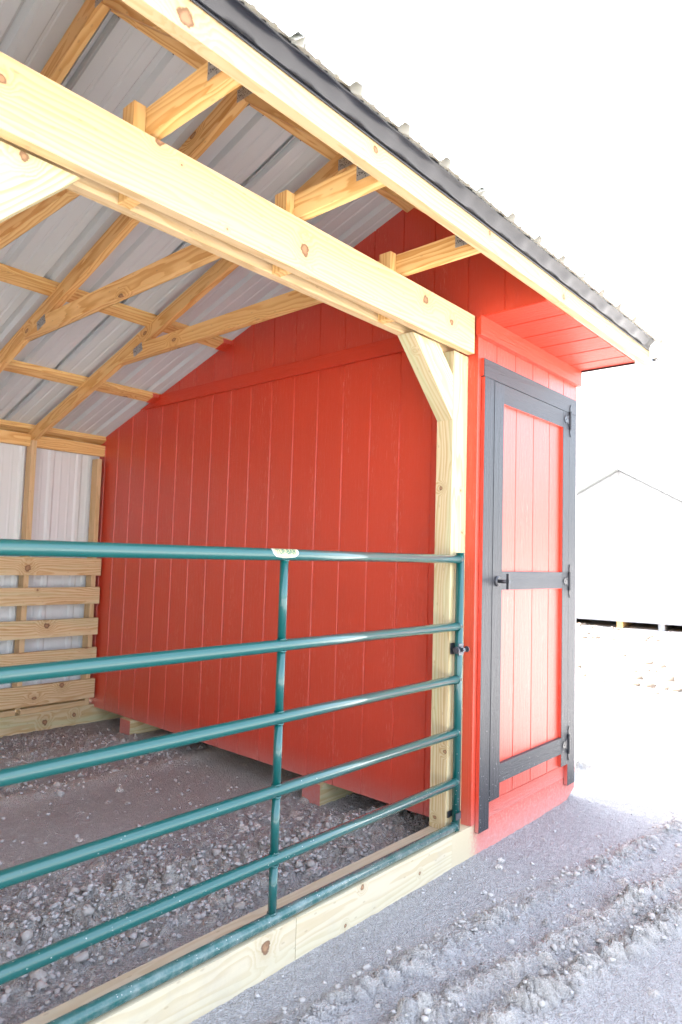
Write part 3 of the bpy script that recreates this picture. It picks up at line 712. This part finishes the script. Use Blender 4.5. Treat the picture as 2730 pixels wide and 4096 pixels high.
# ================================================================== GATE
G = empty('pipe_gate', (2.765, 0.02, 0.195)); tag(G, 'green six-bar tubular steel gate across the shelter opening', 'gate')
GY0 = 0.0215; XG0, XG1 = 0.56, 2.763
zs = [(1.425, 1.437), (1.117, 1.124), (0.873, 0.881), (0.633, 0.637), (0.409, 0.4135), (0.2185, 0.2150)]
def zg(i, x): a, b = zs[i]; return a + (b - a) * (x - 0.7) / (2.07)
for i in range(6):
    o = tube_obj('rail', (XG0, GY0, zg(i, XG0)), (XG1, GY0, zg(i, XG1)), 0.0205, GATE, G, 40)
tube_obj('end_upright', (2.763, GY0, 0.199), (2.763, GY0, 1.464), 0.0195, GATE, G, 36)
tube_obj('end_upright', (0.56, GY0, 0.199), (0.56, GY0, 1.450), 0.0195, GATE, G, 36)
for i in range(5):
    xs1 = 1.622
    tube_obj('stile', (xs1, GY0, zg(i + 1, xs1) + 0.017), (xs1, GY0, zg(i, xs1) - 0.017), 0.0148, GATE, G, 32)
def weld(bm, c, r, rr, axis):
    seg = 28; rs_ = []
    for i in range(seg):
        t = 2 * math.pi * i / seg; lump = rr * (1 + 0.25 * math.sin(t * 9) * math.sin(t * 4 + 1)); ring = []
        for j in range(6):
            q_ = 2 * math.pi * j / 6; ra = r + lump * math.cos(q_); h = lump * math.sin(q_)
            if axis == 'z': ring.append(bm.verts.new((c[0] + ra * math.cos(t), c[1] + ra * math.sin(t), c[2] + h - 0.35 * (abs(math.sin(t)) ** 2) * 0.012 * c[3])))
            else: ring.append(bm.verts.new((c[0] + h + 0.006 * (math.sin(t) ** 2) * 0, c[1] + ra * math.cos(t), c[2] + ra * math.sin(t))))
        rs_.append(ring)
    for i in range(seg):
        a, b = rs_[i], rs_[(i + 1) % seg]
        for j in range(6):
            f = bm.faces.new((a[j], a[(j + 1) % 6], b[(j + 1) % 6], b[j])); f.smooth = True
def weld_bead(*a):
    bm = bmesh.new(); weld(bm, *a); link('weld_bead', bm, GATE, G)
for i in range(6):
    if i < 5: weld_bead( (1.622, GY0, zg(i, 1.622) - 0.0165, 1), 0.015, 0.003, 'z')
    if i > 0: weld_bead((1.622, GY0, zg(i, 1.622) + 0.0180, -1), 0.015, 0.003, 'z')
for i in range(6): weld_bead((2.7455, GY0, zg(i, 2.745), 1), 0.0198, 0.003, 'x')
tube_obj('end_cap', (2.763, GY0, 1.464), (2.763, GY0, 1.4675), 0.021, GATE, G, 36)
# hinge clamp with through bolt at mid height, smaller one near the sill
def clamp(zc, big):
    c = empty('hinge_clamp', (2.763, 0.02, zc), G); c.location = Vector((2.763, 0.02, zc)) - Vector(G.location)
    h = 0.026 if big else 0.014
    bm = bmesh.new()
    for s in (1,):
        seg = 16; A = []
        for i in range(seg + 1):
            t = -math.pi / 2 + math.pi * i / seg
            A.append([bm.verts.new((2.763 + math.cos(t) * r_, GY0 + math.sin(t) * r_, zc + dz)) for r_ in (0.0202, 0.0232) for dz in (-h, h)])
        for i in range(seg):
            a, b = A[i], A[i + 1]
            bm.faces.new((a[0], b[0], b[1], a[1])); bm.faces.new((a[2], a[3], b[3], b[2])); bm.faces.new((a[1], b[1], b[3], a[3])); bm.faces.new((a[0], a[2], b[2], b[0]))
        for a in (A[0], A[-1]): bm.faces.new((a[0], a[1], a[3], a[2]))
    abox(bm, 2.728, 2.763, GY0 - 0.0232, GY0 - 0.0202, zc - h, zc + h); abox(bm, 2.728, 2.763, GY0 + 0.0202, GY0 + 0.0232, zc - h, zc + h)
    link('strap', bm, ZINC, c)
    if big:
        tube_obj('bolt', (2.738, -0.028, zc), (2.738, 0.049, zc), 0.005, ZINC, c, 12)
        bm = bmesh.new(); tube(bm, (2.738, -0.022, zc), (2.738, -0.014, zc), 0.011, 6); tube(bm, (2.738, -0.0125, zc), (2.738, -0.010, zc), 0.016, 20)
        link('nut', bm, ZINC, c)
        tube_obj('bolt', (2.780, -0.010, zc + 0.002), (2.690, -0.004, zc), 0.0045, ZINC, c, 12)
        bm = bmesh.new(); tube(bm, (2.780, -0.010, zc), (2.784, -0.010, zc), 0.014, 24); tube(bm, (2.784, -0.010, zc), (2.790, -0.010, zc), 0.009, 6)
        link('nut', bm, ZINC, c); bm = bmesh.new()
        tube(bm, (2.698, -0.0045, zc), (2.703, -0.0045, zc), 0.016, 24); tube(bm, (2.690, -0.0045, zc), (2.698, -0.0045, zc), 0.008, 6)
        link('nut', bm, ZINC, c)
clamp(1.020, True); clamp(0.268, False)
# sticker wrapped round the top rail, pale yellow shield with dark green letters
STK = metal_paint('sticker_vinyl', (0.52, 0.50, 0.26), 0.5, 0.3, var=0.0); INK = metal_paint('sticker_ink', (0.02, 0.13, 0.10), 0.4); STW = metal_paint('sticker_white', (0.62, 0.62, 0.56), 0.5, 0.3, var=0.0)
def wrap(x, a, r): # a: angle from straight front (-y) towards up
    zc = zg(0, x); return (x, GY0 - math.cos(a) * r, zc + math.sin(a) * r)
def shield(name, r, xm, hw, top, inset, mat, par):
    bm = bmesh.new(); N = 36; M_ = 24; rows = []
    for i in range(N + 1):
        x_ = xm - hw + 2 * hw * i / N; q_ = abs(x_ - xm) / hw
        lo = -0.62 + inset + (0.30 * q_ if q_ < 0.75 else 0.225 + (q_ - 0.75) * 2.6 ** 1 * 1.0) ; lo = min(lo, top - 0.05)
        tp = top - inset * 0.6
        rows.append([bm.verts.new(wrap(x_ - 0.012 * (max(0, (tp - (lo + (tp - lo) * j / M_))) * 0), lo + (tp - lo) * j / M_, r)) for j in range(M_ + 1)])
    for a, b in zip(rows[:-1], rows[1:]):
        for j in range(M_):
            f = bm.faces.new((a[j], a[j + 1], b[j + 1], b[j])); f.smooth = True
    o = link(name, bm, mat, par); md = o.modifiers.new('t', 'SOLIDIFY'); md.thickness = 0.0003; return o
st = shield('sticker', 0.0210, 1.611, 0.061, 1.25, 0.0, STW, G)
shield('sticker_face', 0.0214, 1.611, 0.054, 1.22, 0.10, STK, st)
fc = bpy.data.curves.new('t', 'FONT'); fc.body = 'TUF-BAR'; fc.size = 0.030; fc.align_x = 'CENTER'; fc.resolution_u = 3; fc.offset = 0.0006
fo = bpy.data.objects.new('t', fc); COL.objects.link(fo)
dg = bpy.context.evaluated_depsgraph_get(); tm = bpy.data.meshes.new_from_object(fo.evaluated_get(dg))
bpy.data.objects.remove(fo)
bm = bmesh.new(); bm.from_mesh(tm); bmesh.ops.triangulate(bm, faces=bm.faces)
bmesh.ops.subdivide_edges(bm, edges=[e for e in bm.edges if e.calc_length() > 0.003], cuts=3)
for v in bm.verts: v.co = wrap(1.611 + v.co.x * 0.80, 0.12 + v.co.y / 0.0225, 0.0219)
link('lettering', bm, INK, st)

# ================================================================== FAR BUILDING
F = empty('white_shed', (17.4, 4.4, -0.08)); tag(F, 'white gable-roofed shed on skids standing far off beyond the red store', 'shed')
dv = Vector((0.165, -0.986, 0)).normalized()      # along its gable, left to right as seen
nv = Vector((-0.986, -0.165, 0)).normalized()     # towards us
P0 = Vector((17.33, 4.40, 0)); HW = 2.35; ZB, ZE, ZA = 0.085, 2.50, 3.86
def fp(s, d, z): v = P0 + dv * s - nv * d; return (v.x, v.y, z)
# board-and-groove gable wall
fs_top = lambda s: ZA - (ZA - ZE) / HW * abs(s)
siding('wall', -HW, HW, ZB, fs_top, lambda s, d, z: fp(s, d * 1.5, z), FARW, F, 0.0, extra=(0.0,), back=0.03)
bm = bmesh.new()
def fbox(bm, s0, s1, d0, d1, z0, z1):
    vs = [bm.verts.new(fp(s, d, z)) for s in (s0, s1) for d in (d0, d1) for z in (z0, z1)]
    for f in ((0, 1, 3, 2), (4, 6, 7, 5), (0, 4, 5, 1), (2, 3, 7, 6), (0, 2, 6, 4), (1, 5, 7, 3)): bm.faces.new([vs[i] for i in f])
for s0 in (-HW, HW - 0.04):
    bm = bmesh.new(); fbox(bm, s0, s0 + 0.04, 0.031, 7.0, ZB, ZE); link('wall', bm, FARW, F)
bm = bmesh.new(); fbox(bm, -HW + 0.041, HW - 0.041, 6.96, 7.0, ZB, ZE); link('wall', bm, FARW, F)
bm = bmesh.new(); fbox(bm, -HW - 0.02, HW + 0.02, -0.02, -0.001, 2.37, 2.50); link('frieze_board', bm, FARW, F)
bm = bmesh.new(); fbox(bm, -HW + 0.041, HW - 0.041, 0.032, 6.9, ZB, ZB + 0.05); link('floor', bm, PINE, F)
for s0, s1 in ((-HW - 0.15, 0.02), (-0.02, HW + 0.15)):
    bm = bmesh.new(); m_ = (ZA - ZE) / HW
    zz = lambda s: ZA + 0.02 - m_ * abs(s)
    s0_, s1_ = (s0, 0.0) if s0 < -1 else (0.0, s1)
    vs = [bm.verts.new(fp(s, d, zz(s) + h)) for s in (s0_, s1_) for d in (-0.25, 7.1) for h in (0, 0.05)]
    for f in ((0, 1, 3, 2), (4, 6, 7, 5), (0, 4, 5, 1), (2, 3, 7, 6), (0, 2, 6, 4), (1, 5, 7, 3)): bm.faces.new([vs[i] for i in f])
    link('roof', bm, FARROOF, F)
for s0 in (-1.55, -0.05, 0.9, 1.5):
    bm = bmesh.new(); fbox(bm, s0, s0 + 0.14, 0.05, 6.9, -0.10, ZB - 0.001); link('skid', bm, FARW if s0 in (0.9, -1.55) else PINE, F)

# ================================================================== STONES, GRAVEL, CLODS
def rock_bm(seed, sub=3, flat=0.65, crag=0.35):
    bm = bmesh.new(); bmesh.ops.create_icosphere(bm, subdivisions=sub, radius=1)
    r_ = random.Random(seed); ds = [Vector((r_.gauss(0, 1), r_.gauss(0, 1), r_.gauss(0, 1))).normalized() for _ in range(9)]
    hs_ = [r_.uniform(0.55, 0.9) for _ in ds]
    from mathutils import noise as mn
    for v in bm.verts:
        d = v.co.normalized(); k_ = 1.0
        for a, h in zip(ds, hs_):
            c_ = d.dot(a)
            if c_ > h * 0.98: k_ = min(k_, h / c_)
        k_ *= 1 + 1.5 * crag * mn.noise(d * 2.2 + Vector((seed, 0, 0))) + 0.5 * crag * mn.noise(d * 5.5 + Vector((0, seed, 0)))
        v.co = d * k_; v.co.z *= flat
    return bm
variants = []
for s_ in range(7):
    rr_ = random.Random(s_ + 3); b_ = bmesh.new()
    for _ in range(18 if s_ < 4 else 11):
        d_ = Vector((rr_.gauss(0, 1), rr_.gauss(0, 1), rr_.gauss(0, 1))).normalized() * rr_.uniform(0.75, 1.1); b_.verts.new((d_.x, d_.y, d_.z * 0.75))
    h_ = bmesh.ops.convex_hull(b_, input=b_.verts); bmesh.ops.delete(b_, geom=list({v for v in h_['geom_interior'] if isinstance(v, bmesh.types.BMVert)}), context='VERTS')
    bmesh.ops.triangulate(b_, faces=b_.faces); b_.verts.index_update(); b_.verts.ensure_lookup_table()
    variants.append((np.array([v.co[:] for v in b_.verts]), np.array([[v.index for v in f.verts] for f in b_.faces]))); b_.free()
def scatter(name, items, mat, **k):
    V, Fc = [], []; n0 = 0
    for (x, y, z, s_, vi) in items:
        v, f = variants[vi]; th = rs.uniform(0, 6.28); c_, s3 = math.cos(th), math.sin(th)
        p = v * s_ * rs.uniform(0.75, 1.3, 3); q_ = np.stack([p[:, 0] * c_ - p[:, 1] * s3, p[:, 0] * s3 + p[:, 1] * c_, p[:, 2]], 1) + (x, y, z)
        V.append(q_); Fc.append(f + n0); n0 += len(v)
    V = np.concatenate(V); Fc = np.concatenate(Fc)
    me = bpy.data.meshes.new(name); me.vertices.add(len(V)); me.vertices.foreach_set('co', V.astype(np.float32).ravel())
    me.loops.add(Fc.size); me.loops.foreach_set('vertex_index', Fc.ravel().astype(np.int32)); me.polygons.add(len(Fc))
    me.polygons.foreach_set('loop_start', np.arange(0, Fc.size, 3, dtype=np.int32)); me.polygons.foreach_set('loop_total', np.full(len(Fc), 3, dtype=np.int32)); me.update(calc_edges=True)
    me.materials.append(mat); o = bpy.data.objects.new(name, me); COL.objects.link(o); tag(o, kind='stuff', **k); return o
items = []; n_ = 0
while n_ < 9000:
    x_, y_ = rs.uniform(0.85, 4.7), rs.uniform(-1.2, 3.35)
    if -0.005 < y_ < 0.145 or (x_ > 2.84 and y_ > 0): continue
    i, j = np.searchsorted(XS, x_), np.searchsorted(YS, y_)
    dens = min(1, (crumb_in[i, j] ** 1.6 * 1.2 + 0.05) if y_ > 0 else (crumb[i, j] * 0.10 + 0.03))
    if rs.rand() > dens: continue
    n_ += 1; s_ = 0.0028 + 0.0125 * rs.rand() ** 3.2 * (1.0 if y_ > 0 else 0.6)
    items.append((x_, y_, Z[i, j] + s_ * 0.25, s_, rs.randint(0, 7) if s_ > 0.006 else rs.randint(4, 7)))
scatter('gravel', items, PEBBLE, label='loose grey gravel scattered over the bare dirt', cat='gravel')
items = []
for _ in range(900):
    x_ = rs.uniform(1.5, 4.8); lane = rs.rand()
    y_ = (-0.60 - 0.165 * (x_ - 2.0) + rs.normal(0, 0.085)) if lane < 0.62 else (-0.26 - 0.145 * (x_ - 2.0) + rs.normal(0, 0.05))
    s_ = 0.003 + 0.014 * rs.rand() ** 3.2; items.append((x_, y_, gz(x_, y_) + 0.1 * s_, s_, rs.randint(0, 4)))
scatter('mud_clods', items, CLOD, label='crumbled mud clods along the wheel tracks', cat='mud')
items = []
for _ in range(420):
    x_ = rs.uniform(0.9, 2.8); y_ = rs.choice([0.83 - 0.18 * (x_ - 1.2), 0.50, 2.25, 2.75]) + rs.normal(0, 0.11)
    if y_ < 0.16: continue
    s_ = 0.009 + 0.020 * rs.rand() ** 3; items.append((x_, y_, gz(x_, y_) + 0.15 * s_, s_, rs.randint(0, 4)))
scatter('clods', items, CLOD, label='crumbly dirt clods strewn over the shelter floor', cat='dirt')
items = []
for _ in range(150):
    c_ = [(16.2, 4.6), (12.8, 3.5), (14.2, 3.0), (15.3, 2.6), (16.5, 5.0), (10.5, 1.8), (8.6, 1.1)][rs.randint(0, 7)]
    x_, y_ = c_[0] + rs.normal(0, 0.55), c_[1] + rs.normal(0, 0.55); s_ = 0.02 + 0.07 * rs.rand() ** 2.5
    items.append((x_, y_, gz(x_, y_) + 0.02, s_, rs.randint(0, 4)))
scatter('far_clods', items, FARCLOD, label='dark dried mud lumps in front of the far white shed', cat='mud')
# stones one can pick out
ST = [((2.300, 0.962), 0.030, PALE, 'largest craggy pale stone inside the gate, left of the centre stile'),
      ((2.372, 0.940), 0.020, PALE, 'smaller pale stone touching the right side of the largest craggy one'),
      ((2.601, 0.858), 0.017, PALE, 'smooth whitish stone alone in front of the red skid end'),
      ((2.175, 1.912), 0.022, PALE, 'pale stone farthest back on the smooth dirt floor, toward the back wall'),
      ((1.690, 1.440), 0.016, PALE, 'creamy pebble on the near edge of the smooth scraped floor'),
      ((2.200, 0.372), 0.030, PEBBLE, 'grey rounded stone close behind the sill near the centre stile'),
      ((2.930, -0.118), 0.015, PALE, 'small white stone outside between sill and wheel track'),
      ((2.860, -0.150), 0.017, PALE, 'flat white chip lying outside beside the small white stone'),
      ((2.600, -0.220), 0.014, PEBBLE, 'little grey stone on the upper edge of the first wheel track')]
for i, ((x_, y_), s_, m_, lab) in enumerate(ST):
    bm = rock_bm(40 + i, 3, 0.7, 0.45); z_ = gz(x_, y_) + s_ * 0.35
    for v in bm.verts: v.co = v.co * s_ + Vector((x_, y_, z_))
    o = link('stone', bm, m_); tag(o, lab, 'stone', 'stones lying on the dirt')
